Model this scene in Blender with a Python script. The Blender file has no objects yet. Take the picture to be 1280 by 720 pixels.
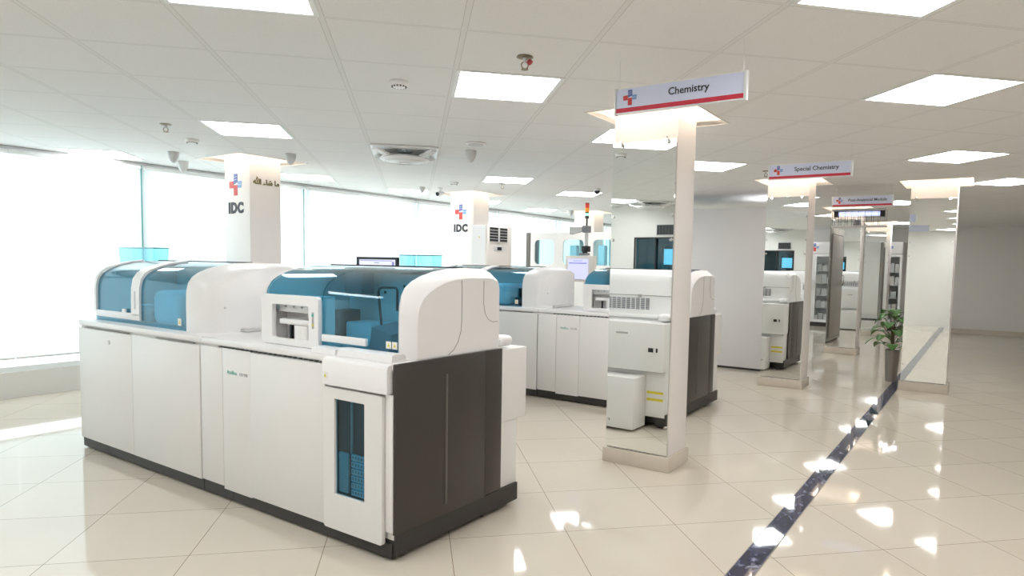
import bpy, bmesh, math, random
from mathutils import Vector, Matrix
random.seed(7)
COL = bpy.context.scene.collection
S2 = 2 ** -.5
ROT = -math.pi / 4          # the instruments, pillars and corridor stand at 45 degrees to the tile grid
HC = 2.404                  # ceiling height

def W(u, v, z=0.0):
    return Vector(((u + v) * S2, (v - u) * S2, z))

# ------------------------------------------------------------------ materials
def pr(name, col, rough=.5, metal=0.0, spec=.5, emit=None, es=0.0, coat=0.0):
    m = bpy.data.materials.new(name); m.use_nodes = True
    b = m.node_tree.nodes['Principled BSDF']
    b.inputs['Base Color'].default_value = (*col, 1)
    b.inputs['Roughness'].default_value = rough
    b.inputs['Metallic'].default_value = metal
    b.inputs['Specular IOR Level'].default_value = spec
    b.inputs['Coat Weight'].default_value = coat
    if emit:
        b.inputs['Emission Color'].default_value = (*emit, 1)
        b.inputs['Emission Strength'].default_value = es
    return m

def noisy(name, c1, c2, scale, rough, metal=0, bump=0.0, spec=.5):
    m = pr(name, c1, rough, metal, spec); nt = m.node_tree; b = nt.nodes['Principled BSDF']
    tc = nt.nodes.new('ShaderNodeTexCoord'); n = nt.nodes.new('ShaderNodeTexNoise')
    n.inputs['Scale'].default_value = scale; n.inputs['Detail'].default_value = 3
    nt.links.new(tc.outputs['Object'], n.inputs['Vector'])
    r = nt.nodes.new('ShaderNodeMix'); r.data_type = 'RGBA'
    r.inputs[6].default_value = (*c1, 1); r.inputs[7].default_value = (*c2, 1)
    nt.links.new(n.outputs['Fac'], r.inputs[0]); nt.links.new(r.outputs[2], b.inputs['Base Color'])
    if bump:
        bp = nt.nodes.new('ShaderNodeBump'); bp.inputs['Strength'].default_value = bump
        bp.inputs['Distance'].default_value = .002
        nt.links.new(n.outputs['Fac'], bp.inputs['Height']); nt.links.new(bp.outputs['Normal'], b.inputs['Normal'])
    return m

def tint(name, col, gloss=.045, rough=.02):
    m = bpy.data.materials.new(name); m.use_nodes = True; nt = m.node_tree; nt.nodes.clear()
    o = nt.nodes.new('ShaderNodeOutputMaterial'); t = nt.nodes.new('ShaderNodeBsdfTransparent')
    g = nt.nodes.new('ShaderNodeBsdfGlossy'); mx = nt.nodes.new('ShaderNodeMixShader')
    f = nt.nodes.new('ShaderNodeLayerWeight'); f.inputs['Blend'].default_value = .5
    p5 = nt.nodes.new('ShaderNodeMath'); p5.operation = 'POWER'; p5.inputs[1].default_value = 5
    a = nt.nodes.new('ShaderNodeMath'); a.operation = 'MULTIPLY_ADD'; a.inputs[1].default_value = .9; a.inputs[2].default_value = gloss
    t.inputs['Color'].default_value = (*col, 1); g.inputs['Roughness'].default_value = rough
    nt.links.new(f.outputs['Facing'], p5.inputs[0]); nt.links.new(p5.outputs[0], a.inputs[0]); nt.links.new(a.outputs[0], mx.inputs[0])
    nt.links.new(t.outputs[0], mx.inputs[1]); nt.links.new(g.outputs[0], mx.inputs[2])
    nt.links.new(mx.outputs[0], o.inputs['Surface'])
    return m

def math_node(nt, op, a, b=None, c=None):
    n = nt.nodes.new('ShaderNodeMath'); n.operation = op
    for i, x in enumerate((a, b, c)):
        if x is None: continue
        if isinstance(x, (int, float)): n.inputs[i].default_value = x
        else: nt.links.new(x, n.inputs[i])
    return n.outputs[0]

def grid_line(nt, coord, off, size, half):
    """1 inside a line of half-width `half`, repeated every `size` from `off`"""
    t = math_node(nt, 'DIVIDE', math_node(nt, 'SUBTRACT', coord, off), size)
    fr = math_node(nt, 'FRACT', math_node(nt, 'ADD', t, 0.5))
    d = math_node(nt, 'ABSOLUTE', math_node(nt, 'SUBTRACT', fr, 0.5))
    return math_node(nt, 'LESS_THAN', d, half / size), math_node(nt, 'FLOOR', t)

def floor_mat():
    m = pr('floor_tile', (.6, .53, .43), .05, 0, .42); nt = m.node_tree; b = nt.nodes['Principled BSDF']
    tc = nt.nodes.new('ShaderNodeTexCoord'); sp = nt.nodes.new('ShaderNodeSeparateXYZ')
    nt.links.new(tc.outputs['Object'], sp.inputs[0])
    x, y = sp.outputs[0], sp.outputs[1]
    u = math_node(nt, 'MULTIPLY', math_node(nt, 'SUBTRACT', x, y), S2)
    right = math_node(nt, 'GREATER_THAN', u, -.84)
    ox = math_node(nt, 'MULTIPLY_ADD', right, 2.29 - 1.98, 1.98)
    oy = math_node(nt, 'MULTIPLY_ADD', right, 3.39 - 3.25, 3.25)
    lx, ix = grid_line(nt, x, ox, .6, .0017); ly, iy = grid_line(nt, y, oy, .6, .0017)
    ln = math_node(nt, 'MAXIMUM', lx, ly)
    cm = nt.nodes.new('ShaderNodeCombineXYZ'); nt.links.new(ix, cm.inputs[0]); nt.links.new(iy, cm.inputs[1])
    wn = nt.nodes.new('ShaderNodeTexWhiteNoise'); nt.links.new(cm.outputs[0], wn.inputs['Vector'])
    nz = nt.nodes.new('ShaderNodeTexNoise'); nz.inputs['Scale'].default_value = 2.2; nz.inputs['Detail'].default_value = 6
    nt.links.new(tc.outputs['Object'], nz.inputs['Vector'])
    f = math_node(nt, 'ADD', math_node(nt, 'MULTIPLY', wn.outputs['Value'], .35), math_node(nt, 'MULTIPLY', nz.outputs['Fac'], .6))
    a = nt.nodes.new('ShaderNodeMix'); a.data_type = 'RGBA'
    a.inputs[6].default_value = (.69, .63, .53, 1); a.inputs[7].default_value = (.63, .565, .465, 1)
    nt.links.new(f, a.inputs[0])
    c = nt.nodes.new('ShaderNodeMix'); c.data_type = 'RGBA'; c.inputs[7].default_value = (.26, .20, .14, 1)
    nt.links.new(ln, c.inputs[0]); nt.links.new(a.outputs[2], c.inputs[6]); nt.links.new(c.outputs[2], b.inputs['Base Color'])
    return m

def ceil_mat():
    m = pr('ceiling_tile', (.7, .68, .65), .85, 0, .2); nt = m.node_tree; b = nt.nodes['Principled BSDF']
    tc = nt.nodes.new('ShaderNodeTexCoord'); sp = nt.nodes.new('ShaderNodeSeparateXYZ')
    nt.links.new(tc.outputs['Object'], sp.inputs[0])
    x, y = sp.outputs[0], sp.outputs[1]
    wx, ix = grid_line(nt, x, .21, .6, .012); ey, iy = grid_line(nt, y, 3.0, .6, .007)
    ex, _ = grid_line(nt, x, .21, .6, .0145); e2, _ = grid_line(nt, y, 3.0, .6, .0095)
    ln = math_node(nt, 'MAXIMUM', wx, ey); edge_shade = math_node(nt, 'MAXIMUM', ex, e2)
    nz = nt.nodes.new('ShaderNodeTexNoise'); nz.inputs['Scale'].default_value = 180; nz.inputs['Detail'].default_value = 2
    nt.links.new(tc.outputs['Object'], nz.inputs['Vector'])
    a = nt.nodes.new('ShaderNodeMix'); a.data_type = 'RGBA'
    a.inputs[6].default_value = (.77, .765, .75, 1); a.inputs[7].default_value = (.89, .885, .875, 1)
    nt.links.new(nz.outputs['Fac'], a.inputs[0])
    e = nt.nodes.new('ShaderNodeMix'); e.data_type = 'RGBA'; e.inputs[7].default_value = (.58, .57, .56, 1)  # narrow shadow along both sides of the T-bars, painted into the colour
    nt.links.new(edge_shade, e.inputs[0]); nt.links.new(a.outputs[2], e.inputs[6])
    c = nt.nodes.new('ShaderNodeMix'); c.data_type = 'RGBA'; c.inputs[7].default_value = (.80, .80, .78, 1)
    nt.links.new(ln, c.inputs[0]); nt.links.new(e.outputs[2], c.inputs[6]); nt.links.new(c.outputs[2], b.inputs['Base Color'])
    bp = nt.nodes.new('ShaderNodeBump'); bp.inputs['Strength'].default_value = .25; bp.inputs['Distance'].default_value = .002
    nt.links.new(nz.outputs['Fac'], bp.inputs['Height']); nt.links.new(bp.outputs['Normal'], b.inputs['Normal'])
    return m

def marble_mat():
    m = pr('dark_marble', (.02, .025, .06), .03, 0, .9); nt = m.node_tree; b = nt.nodes['Principled BSDF']
    tc = nt.nodes.new('ShaderNodeTexCoord'); mp = nt.nodes.new('ShaderNodeMapping')
    mp.inputs['Scale'].default_value = (9, 4, 4); nt.links.new(tc.outputs['Object'], mp.inputs[0])
    n = nt.nodes.new('ShaderNodeTexNoise'); n.inputs['Scale'].default_value = 1.6; n.inputs['Detail'].default_value = 9
    n.inputs['Distortion'].default_value = 2.2; nt.links.new(mp.outputs[0], n.inputs['Vector'])
    r = nt.nodes.new('ShaderNodeValToRGB'); cr = r.color_ramp
    cr.elements[0].position = .40; cr.elements[0].color = (.012, .014, .04, 1)
    cr.elements[1].position = .72; cr.elements[1].color = (.32, .34, .45, 1)
    e = cr.elements.new(.55); e.color = (.035, .04, .10, 1)
    nt.links.new(n.outputs['Fac'], r.inputs[0]); nt.links.new(r.outputs[0], b.inputs['Base Color'])
    return m

M = {}
M['floor'] = floor_mat(); M['ceil'] = ceil_mat(); M['marble'] = marble_mat()
M['white'] = noisy('white_enamel', (.80, .785, .76), (.83, .82, .80), 3, .38)
M['plastic'] = noisy('white_moulded_plastic', (.84, .83, .82), (.87, .865, .86), 3, .32)
M['seam'] = pr('seam_shadow_gap', (.30, .29, .28), .6)
M['black'] = pr('black_plastic', (.015, .015, .017), .4)
M['dark'] = noisy('charcoal_brown_panel', (.040, .034, .029), (.047, .040, .034), 5, .42)
M['dark_hi'] = noisy('charcoal_brown_groove', (.12, .11, .10), (.14, .125, .11), 5, .35)
M['plinth'] = noisy('dark_plinth', (.032, .029, .027), (.040, .036, .033), 5, .5)
M['blue'] = tint('blue_tinted_acrylic', (.53, .79, .88))
M['blue_dark'] = tint('dark_blue_tinted_glass', (.44, .70, .80))
M['cyan'] = tint('cyan_tinted_acrylic', (.74, .93, .97))
M['glass'] = tint('clear_glass', (.97, .985, .985))
M['mirror'] = pr('mirror_glass', (.90, .93, .915), .0, 1.0)
M['chrome'] = pr('chrome', (.8, .8, .8), .15, 1.0)
M['steel'] = noisy('brushed_steel', (.25, .235, .21), (.29, .27, .245), 12, .38, .6)
M['steel_dk'] = noisy('dull_steel_edge', (.28, .27, .25), (.33, .315, .29), 12, .4, .5)
M['wall'] = noisy('painted_wall', (.80, .78, .74), (.83, .81, .77), 4, .6)
M['pillar'] = noisy('painted_pillar', (.84, .80, .77), (.86, .82, .79), 4, .5)
M['base'] = noisy('pillar_base_stone', (.62, .55, .46), (.68, .61, .52), 9, .2)
M['frame'] = noisy('window_frame_white', (.82, .84, .83), (.86, .87, .86), 5, .4)
M['teal'] = pr('teal_glass_edge', (.10, .30, .31), .2)
M['grey'] = noisy('grey_plastic', (.40, .39, .37), (.44, .43, .41), 8, .45)
M['lgrey'] = noisy('light_grey_plastic', (.62, .62, .62), (.67, .67, .67), 8, .45)
M['beige'] = noisy('beige_plastic', (.74, .70, .64), (.78, .74, .68), 8, .45)
M['panel'] = pr('light_diffuser', (.9, .9, .9), .5, emit=(.99, .985, 1), es=10.5)
M['cove'] = pr('warm_led_strip', (.9, .8, .7), .5, emit=(1, .86, .72), es=8)
M['cool_strip'] = pr('blue_white_tube', (.8, .85, 1), .4, emit=(.42, .50, 1.0), es=1.0)
M['screen'] = pr('lit_lilac_screen', (.3, .3, .5), .3, emit=(.60, .62, .95), es=.75)
M['screen_pale'] = pr('lit_pale_screen', (.3, .3, .4), .3, emit=(.75, .76, .92), es=.75)
M['screen_line'] = pr('screen_lines', (.1, .1, .3), .4, emit=(.30, .30, .62), es=.5)
M['screen_cyan'] = pr('lit_cyan_screen', (.1, .4, .5), .3, emit=(.55, .85, .92), es=1.3)
M['signwhite'] = pr('sign_face', (.66, .71, .90), .35)
M['alu'] = pr('white_aluminium', (.78, .80, .80), .3, .2)
M['cabgrey'] = noisy('pale_grey_cabinet', (.76, .76, .77), (.79, .79, .80), 4, .45)
M['red'] = pr('red_print', (.60, .03, .06), .4)
M['cross_red'] = pr('cross_red', (.62, .06, .05), .4)
M['cross_blue'] = pr('cross_blue', (.10, .16, .42), .4)
M['cross_lblue'] = pr('cross_light_blue', (.20, .38, .66), .4)
M['ink'] = pr('dark_lettering_and_shade', (.02, .02, .03), .4)
M['ink_grey'] = pr('grey_lettering', (.25, .25, .27), .4)
M['gold'] = pr('olive_gold_lettering', (.16, .14, .03), .4)
M['green_ink'] = pr('green_lettering', (.06, .42, .32), .4)
M['yellow'] = pr('warning_yellow', (.75, .62, .05), .5)
M['label'] = pr('label_white', (.85, .84, .78), .5)
M['lt_red'] = pr('red_lens', (.55, .03, .02), .3, emit=(1, .08, .03), es=.25)
M['lt_amber'] = pr('amber_lens', (.75, .28, .02), .3, emit=(1, .35, .03), es=.3)
M['lt_green'] = pr('lit_green_lens', (.2, .8, .6), .3, emit=(.35, 1, .75), es=1.3)
M['lamp_red'] = pr('red_cap', (.45, .04, .05), .35)
M['brass'] = pr('dull_brass', (.30, .24, .16), .35, .6)
M['leaf'] = noisy('leaf_green', (.05, .16, .03), (.10, .26, .06), 14, .35)
M['stem'] = pr('stem_brown', (.10, .08, .04), .7)
M['soil'] = noisy('potting_soil', (.04, .03, .02), (.07, .05, .035), 40, .9)
M['bluewhite'] = pr('pale_blue_plastic', (.80, .90, .95), .4)
def blind_mat():
    m = bpy.data.materials.new('white_blind_fabric'); m.use_nodes = True; nt = m.node_tree; nt.nodes.clear()
    o = nt.nodes.new('ShaderNodeOutputMaterial'); t = nt.nodes.new('ShaderNodeBsdfTranslucent'); d = nt.nodes.new('ShaderNodeBsdfDiffuse')
    t.inputs[0].default_value = (.93, .985, 1, 1); d.inputs[0].default_value = (.9, .9, .9, 1)
    mx = nt.nodes.new('ShaderNodeMixShader'); mx.inputs[0].default_value = .25
    nt.links.new(t.outputs[0], mx.inputs[1]); nt.links.new(d.outputs[0], mx.inputs[2]); nt.links.new(mx.outputs[0], o.inputs['Surface'])
    return m
M['blind'] = blind_mat()
M['stock'] = noisy('stored_reagent_boxes', (.45, .45, .43), (.7, .7, .68), 10, .6)

# ------------------------------------------------------------------ mesh builder (room coordinates u, v, z)
class MB:
    def __init__(self):
        self.bm = bmesh.new(); self.mats = []
    def _mi(self, m):
        if m is None: return 0
        if m not in self.mats: self.mats.append(m)
        return self.mats.index(m)
    def poly(self, vs, faces, m=None):
        b = [self.bm.verts.new(v) for v in vs]; mi = self._mi(m); out = []
        for f in faces:
            try:
                fc = self.bm.faces.new([b[i] for i in f]); fc.material_index = mi; out.append(fc)
            except ValueError: pass
        return b, out
    def box(self, a, b, m=None, bev=0.0, seg=2):
        x0, y0, z0 = [min(a[i], b[i]) for i in range(3)]; x1, y1, z1 = [max(a[i], b[i]) for i in range(3)]
        vs = [(x0,y0,z0),(x1,y0,z0),(x1,y1,z0),(x0,y1,z0),(x0,y0,z1),(x1,y0,z1),(x1,y1,z1),(x0,y1,z1)]
        bv, fs = self.poly(vs, [(3,2,1,0),(4,5,6,7),(0,1,5,4),(1,2,6,5),(2,3,7,6),(3,0,4,7)], m)
        if bev > 0:
            es = list({e for f in fs for e in f.edges})
            bmesh.ops.bevel(self.bm, geom=es, offset=bev, segments=seg, profile=.5, affect='EDGES')
        return self
    def loft(self, rings, m=None, cap=True):
        n = len(rings[0]); vs = [p for r in rings for p in r]; fs = []
        for k in range(len(rings) - 1):
            for i in range(n):
                j = (i + 1) % n
                fs.append((k*n+i, k*n+j, (k+1)*n+j, (k+1)*n+i))
        if cap:
            fs.append(tuple(range(n))[::-1]); fs.append(tuple((len(rings)-1)*n+i for i in range(n)))
        self.poly(vs, fs, m); return self
    def strip(self, rings, m=None):
        n = len(rings[0]); vs = [p for r in rings for p in r]
        fs = [(k*n+i, k*n+i+1, (k+1)*n+i+1, (k+1)*n+i) for k in range(len(rings)-1) for i in range(n-1)]
        self.poly(vs, fs, m); return self
    def cyl(self, p, q, r, m=None, n=16, r2=None):
        p, q = Vector(p), Vector(q); d = (q - p).normalized()
        a = d.orthogonal().normalized(); b = d.cross(a); r2 = r if r2 is None else r2
        R = [[tuple(c + rr*(math.cos(t)*a + math.sin(t)*b)) for t in [2*math.pi*i/n for i in range(n)]] for c, rr in ((p, r), (q, r2))]
        return self.loft(R, m)
    def lathe(self, c, prof, m=None, n=24):
        R = [[(c[0]+r*math.cos(2*math.pi*i/n), c[1]+r*math.sin(2*math.pi*i/n), c[2]+h) for i in range(n)] for r, h in prof]
        return self.loft(R, m)
    def tube(self, pts, r, m=None, n=8):
        pts = [Vector(p) for p in pts]; R = []; a = None
        for i, p in enumerate(pts):
            d = (pts[min(i+1, len(pts)-1)] - pts[max(i-1, 0)]).normalized()
            a = d.orthogonal().normalized() if a is None else (a - a.dot(d)*d).normalized()
            b = d.cross(a)
            R.append([tuple(p + r*(math.cos(2*math.pi*k/n)*a + math.sin(2*math.pi*k/n)*b)) for k in range(n)])
        return self.loft(R, m)
    def mesh(self, me, fn, m=None):
        vs = [fn(v.co) for v in me.vertices]
        self.poly(vs, [tuple(p.vertices) for p in me.polygons], m); return self
    def build(self, name, mat, parent=None, org=None, smooth=35):
        o3 = Vector(org) if org is not None else (Vector(parent['_o']) if parent is not None else Vector((0, 0, 0)))
        bmesh.ops.translate(self.bm, verts=self.bm.verts, vec=-o3)
        bmesh.ops.recalc_face_normals(self.bm, faces=self.bm.faces)
        me = bpy.data.meshes.new(name); self.bm.to_mesh(me); self.bm.free()
        for m in (self.mats or [mat]): me.materials.append(M[m])
        if smooth:
            me.shade_smooth(); me.set_sharp_from_angle(angle=math.radians(smooth))
        o = bpy.data.objects.new(name, me); COL.objects.link(o)
        if parent is not None:
            o.parent = parent
            o['_o'] = list(o3)
        else:
            o.location = W(*o3); o.rotation_euler = (0, 0, ROT); o['_o'] = list(o3)
        return o

def thing(name, label, cat, u, v, z=0.0, group=None):
    o = bpy.data.objects.new(name, None); COL.objects.link(o)
    o.empty_display_size = .1
    o.location = W(u, v, z); o.rotation_euler = (0, 0, ROT); o['_o'] = [u, v, z]
    o['label'] = label; o['category'] = cat
    if group: o['group'] = group
    return o

def tag(o, label, cat, group=None):
    o['label'] = label; o['category'] = cat
    if group: o['group'] = group
    return o

def struct(o): o['kind'] = 'structure'; return o

def rrect(x0, x1, y0, y1, r, n=5):
    if r <= 0: return [(x0,y0),(x1,y0),(x1,y1),(x0,y1)]
    P = []
    for cx, cy, a in ((x1-r,y0+r,-90),(x1-r,y1-r,0),(x0+r,y1-r,90),(x0+r,y0+r,180)):
        for k in range(n+1):
            t = math.radians(a + 90*k/n); P.append((cx+r*math.cos(t), cy+r*math.sin(t)))
    return P

def flat_mesh(outers, holes, thick, bev=0.0):
    cu = bpy.data.curves.new('tmp', 'CURVE'); cu.dimensions = '2D'; cu.fill_mode = 'BOTH'
    cu.extrude = thick/2; cu.bevel_depth = bev; cu.bevel_resolution = 1
    for P in list(outers) + list(holes):
        s = cu.splines.new('POLY'); s.points.add(len(P)-1); s.use_cyclic_u = True
        for i, (x, y) in enumerate(P): s.points[i].co = (x, y, 0, 1)
    o = bpy.data.objects.new('tmp', cu); COL.objects.link(o); bpy.context.view_layer.update()
    me = bpy.data.meshes.new_from_object(o.evaluated_get(bpy.context.evaluated_depsgraph_get()))
    bpy.data.objects.remove(o); return me

def text_mesh(txt, size, ext=.0006, align='LEFT', bold=0.0):
    cu = bpy.data.curves.new('tmp', 'FONT'); cu.body = txt; cu.size = size; cu.extrude = ext
    cu.align_x = align; cu.space_character = 1.12 if bold > .005 else 1.0; cu.offset = bold; cu.resolution_u = 3
    o = bpy.data.objects.new('tmp', cu); COL.objects.link(o); bpy.context.view_layer.update()
    me = bpy.data.meshes.new_from_object(o.evaluated_get(bpy.context.evaluated_depsgraph_get()))
    bpy.data.objects.remove(o); return me

# map flat x,y,depth onto walls
def front(u, v, z):   return lambda c: (u + c.x, v - c.z, z + c.y)          # faces -v (towards the camera)
def side(u, v, z):    return lambda c: (u + c.z, v + c.x, z + c.y)          # faces +u
def backf(u, v, z):   return lambda c: (u - c.x, v + c.z, z + c.y)          # faces +v

# ------------------------------------------------------------------ room shell
U0, U1, V0, V1 = -7.75, 3.0, -2.0, 17.8
o = MB().box((U0-.3, V0-.3, -.1), (U1+.3, V1+.3, 0)).build('floor', 'floor', org=(0, 0, 0)); struct(o)
o.rotation_euler = (0, 0, 0)
me = o.data
for v in me.vertices:                                # bring to world axes so that the tile grid follows X and Y
    v.co = W(v.co.x, v.co.y, v.co.z)
struct(MB().box((-.905, V0+.02, .0004), (-.800, V1-.02, .0022)).build('trim_1', 'marble', org=(-.85, 5, 0)))
struct(MB().box((-.909, V0+.02, .0002), (-.905, V1-.02, .0026)).box((-.800, V0+.02, .0002), (-.796, V1-.02, .0026)).build('trim_2', 'steel', org=(-.85, 5, 0)))

PILL = [(-2.19, -1.722, 4.10, 4.41), (-2.19, -1.722, 7.93, 8.26), (-2.19, -1.722, 11.74, 12.07), (-2.19, -1.722, 15.52, 15.84), (-.775, -.31, 8.70, 9.03)]
COLS = [(-6.68, -6.235, 3.93, 4.28), (-6.68, -6.235, 7.42, 7.77), (-6.68, -6.235, 10.95, 11.30), (-6.68, -6.235, 14.45, 14.80)]
holes = [(a-.10, b+.14, c-.22, d+.24) for a, b, c, d in PILL] + [(a-.16, b+.16, c-.2, d+.2) for a, b, c, d in COLS]
us = sorted({U0-.3, U1+.3} | {x for h in holes for x in h[:2]}); vs = sorted({V0-.3, V1+.3} | {x for h in holes for x in h[2:]})
cb = MB()
for j in range(len(vs)-1):
    run = None
    for i in range(len(us)-1):
        cu_, cv_ = (us[i]+us[i+1])/2, (vs[j]+vs[j+1])/2
        hole = any(h[0] < cu_ < h[1] and h[2] < cv_ < h[3] for h in holes)
        if not hole and run is None: run = us[i]
        if (hole or i == len(us)-2) and run is not None:
            cb.box((run, vs[j], HC), (us[i] if hole else us[i+1], vs[j+1], HC+.03)); run = None
o = cb.build('ceiling', 'ceil', org=(0, 0, 0), smooth=0); struct(o); o.rotation_euler = (0, 0, 0)
for v in o.data.vertices: v.co = W(v.co.x, v.co.y, v.co.z)
# slab over the false ceiling (closes the lit recesses)
struct(MB().box((U0-.3, V0-.3, 2.60), (U1+.3, V1+.3, 2.66)).build('trim_3', 'wall', org=(0, 0, 2.6)))

def recess(h, n, cov):
    a, b, c, d = h; t = .012
    r = MB()
    for x0, x1, y0, y1 in ((a-t, b+t, c-t, c), (a-t, b+t, d, d+t), (a-t, a, c, d), (b, b+t, c, d)):
        r.box((x0, y0, HC-.004), (x1, y1, 2.598))
    struct(r.build('trim_%d' % n, 'wall', org=((a+b)/2, (c+d)/2, HC)))
    e = thing('recessed_light_strip', cov, 'light', (a+b)/2, (c+d)/2, 2.5, 'warm light strips in the ceiling recesses')
    for x0, x1, y0, y1 in ((a+.004, b-.004, c+.004, c+.02), (a+.004, b-.004, d-.02, d-.004), (a+.004, a+.02, c+.024, d-.024), (b-.02, b-.004, c+.024, d-.024)):
        MB().box((x0, y0, 2.50), (x1, y1, 2.53)).build('light_strip', 'cove', e)
names = ['warm light strip in the recess around the pillar behind the Chemistry sign',
         'warm light strip in the ceiling recess around the mirrored pillar behind the Special Chemistry sign',
         'warm light strip in the recess around the mirrored pillar behind the insect lamp',
         'warm light strip in the recess around the farthest mirrored pillar, beside the refrigerators',
         'warm light strip in the recess around the mirrored pillar beside the potted plant',
         'warm light strip in the recess around the white column with the golden Arabic lettering',
         'warm light strip in the recess around the white column beside the air conditioner',
         'warm light strip in the recess around the white column behind the signal tower',
         'warm light strip in the recess around the hidden farthest window-side column']
for i, h in enumerate(holes): recess(h, 4+i, names[i])

# walls
def wall_box(name, a, b, m='wall'): return struct(MB().box(a, b).build(name, m, org=((a[0]+b[0])/2, (a[1]+b[1])/2, 0)))
wall_box('wall_far', (U0-.3, V1, 0), (U1+.3, V1+.2, 2.6))
wall_box('wall_right', (U1, V0-.2, 0), (U1+.2, V1+.2, 2.6))
struct(MB().box((U0, V1-.012, 0), (U1, V1-.001, .1)).build('baseboard_far', 'base', org=(-2, V1, 0)))
struct(MB().box((U1-.012, V0, 0), (U1-.001, V1-.02, .1)).build('baseboard_right', 'base', org=(U1, 5, 0)))
# near wall with a dark tinted viewing window (seen in the pillar mirrors)
P = flat_mesh([[(U0-.2, 0), (U1+.2, 0), (U1+.2, 2.6), (U0-.2, 2.6)]], [[(-4.98, 1.30), (-4.20, 1.30), (-4.20, 1.85), (-4.98, 1.85)]], .1)
struct(MB().mesh(P, lambda c: (c.x, V0-.05+c.z, c.y)).build('wall_near', 'wall', org=(-4, V0, 0), smooth=0))
w = MB()
for a, b in (((-5.0, 1.28), (-4.18, 1.30)), ((-5.0, 1.85), (-4.18, 1.87)), ((-5.0, 1.30), (-4.98, 1.85)), ((-4.20, 1.30), (-4.18, 1.85)), ((-4.62, 1.30), (-4.60, 1.85))):
    w.box((a[0], V0-.07, a[1]), (b[0], V0+.015, b[1]))
wf = struct(w.build('window_9', 'black', org=(-4.6, V0, 1.3)))
MB().box((-4.98, V0-.04, 1.30), (-4.20, V0-.03, 1.85)).build('pane', 'blue_dark', wf)
dk = MB()
dk.box((-5.3, V0-1.1, 1.0), (-3.9, V0-1.05, 2.2)).box((-5.3, V0-1.1, 1.0), (-5.25, V0-.11, 2.2)).box((-3.95, V0-1.1, 1.0), (-3.9, V0-.11, 2.2)).box((-5.3, V0-1.1, .95), (-3.9, V0-.11, 1.0)).box((-5.3, V0-1.1, 2.2), (-3.9, V0-.11, 2.25))
struct(dk.build('trim_80', 'grey', org=(-4.6, V0-.6, 1.0)))
# window wall: header, sill wall, mullions, panes, teal joints
MUL = [-.6, 1.55, 3.60, 5.65, 7.74, 9.85, 11.95, 14.05, 16.1]
struct(MB().box((U0-.15, V0, 2.372), (U0, V1, 2.6)).box((U0-.15, V0, 0), (U0, V1, .25)).build('wall_left', 'wall', org=(U0, 5, 0)))
struct(MB().box((U0+.001, V0+.01, 2.372), (U0+.02, V1-.01, 2.399)).build('trim_30', 'lgrey', org=(U0, 5, 2.37)))
edges = [V0] + MUL + [V1]
for k in range(len(edges)-1):
    a, b = edges[k], edges[k+1]; a2 = a + .03 if k else a; b2 = b - .03 if k < len(edges)-2 else b
    w = MB()
    w.box((U0-.10, a2, .25), (U0-.03, b2, .30)).box((U0-.10, a2, 2.335), (U0-.03, b2, 2.372))
    w.box((U0-.10, a2, .30), (U0-.03, a2+.035, 2.335)).box((U0-.10, b2-.035, .30), (U0-.03, b2, 2.335))
    wo = struct(w.build('window_%d' % (k+10), 'frame', org=(U0, (a+b)/2, .25)))
    MB().box((U0-.068, a2+.035, .30), (U0-.062, b2-.035, 2.335)).build('pane', 'glass', wo)
for k, y in enumerate(MUL):
    struct(MB().box((U0-.12, y-.03, .25), (U0-.02, y+.03, 2.372)).build('trim_%d' % (40+k), 'frame', org=(U0, y, .25)))
    struct(MB().box((U0-.02, y-.003, .25), (U0+.03, y+.003, 2.371)).build('trim_%d' % (60+k), 'teal', org=(U0, y, .25)))

BL = ['far left, cut by the picture edge', 'left of the arched-hood analyzer', 'left of the column with Arabic lettering', 'behind the column with Arabic lettering',
      'right of the column with Arabic lettering', 'behind the dark-framed monitor', 'behind the air conditioner', 'behind the windowed cabinet', 'at the far end', 'in the far corner']
for k in range(len(edges)-1):
    a, b = edges[k]+.022, edges[k+1]-.022; m_ = a + (b-a)*.42
    for q, (x0, x1) in enumerate(((a, m_-.004), (m_+.004, b))):
        t = thing('roller_blind', 'sunlit white roller blind, %s half, %s' % (('left', 'right')[q], BL[k]), 'blind', U0+.05, (x0+x1)/2, .5, 'white roller blinds over the windows')
        MB().box((U0+.048, x0, .40), (U0+.0495, x1, 2.34)).build('fabric', 'blind', t)
        MB().cyl((U0+.05, x0, 2.345), (U0+.05, x1, 2.345), .02).build('roller', 'frame', t)
        MB().box((U0+.040, x0, .38), (U0+.058, x1, .40)).build('hem_bar', 'frame', t)

# ------------------------------------------------------------------ logos and lettering
def cross(parent, fn, s, u3=None):
    """four-armed emblem: red left and bottom arms, blue top and right arms"""
    t = .002
    a = s * .30; g = s * .02; h = s / 2
    red = [[(-h, -a/2), (-a/2-g, -a/2), (-a/2-g, a/2+g), (-h, a/2)], [(-a/2, -h), (a/2, -h), (a/2, a/2-a), (a/2, -g), (-a/2, -g)]]
    blu = [[(-a/2, g), (a/2, g+a*.3), (a/2, h), (-a/2, h)]]
    lbl = [[(a/2+g, -a/2), (h*.92, -a/2), (h, a/2), (a/2+g, a/2)]]
    for nm, L, m in (('red_arms', red, 'cross_red'), ('blue_arm', blu, 'cross_blue'), ('light_blue_arm', lbl, 'cross_lblue')):
        MB().mesh(flat_mesh(L, [], t), fn).build(nm, m, parent, smooth=0)
    lines = [[(-a*.38, h*k), (a*.42, h*(k+.05)), (a*.42, h*(k+.085)), (-a*.38, h*(k+.035))] for k in (.42, .68)]
    lines += [[(a*.62, a*k), (h*.9, a*(k+.06)), (h*.9, a*(k+.15)), (a*.62, a*(k+.09))] for k in (-.1,)]
    MB().mesh(flat_mesh(lines, [], t*2.2), fn).build('emblem_lines', 'signwhite', parent, smooth=0)

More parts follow.
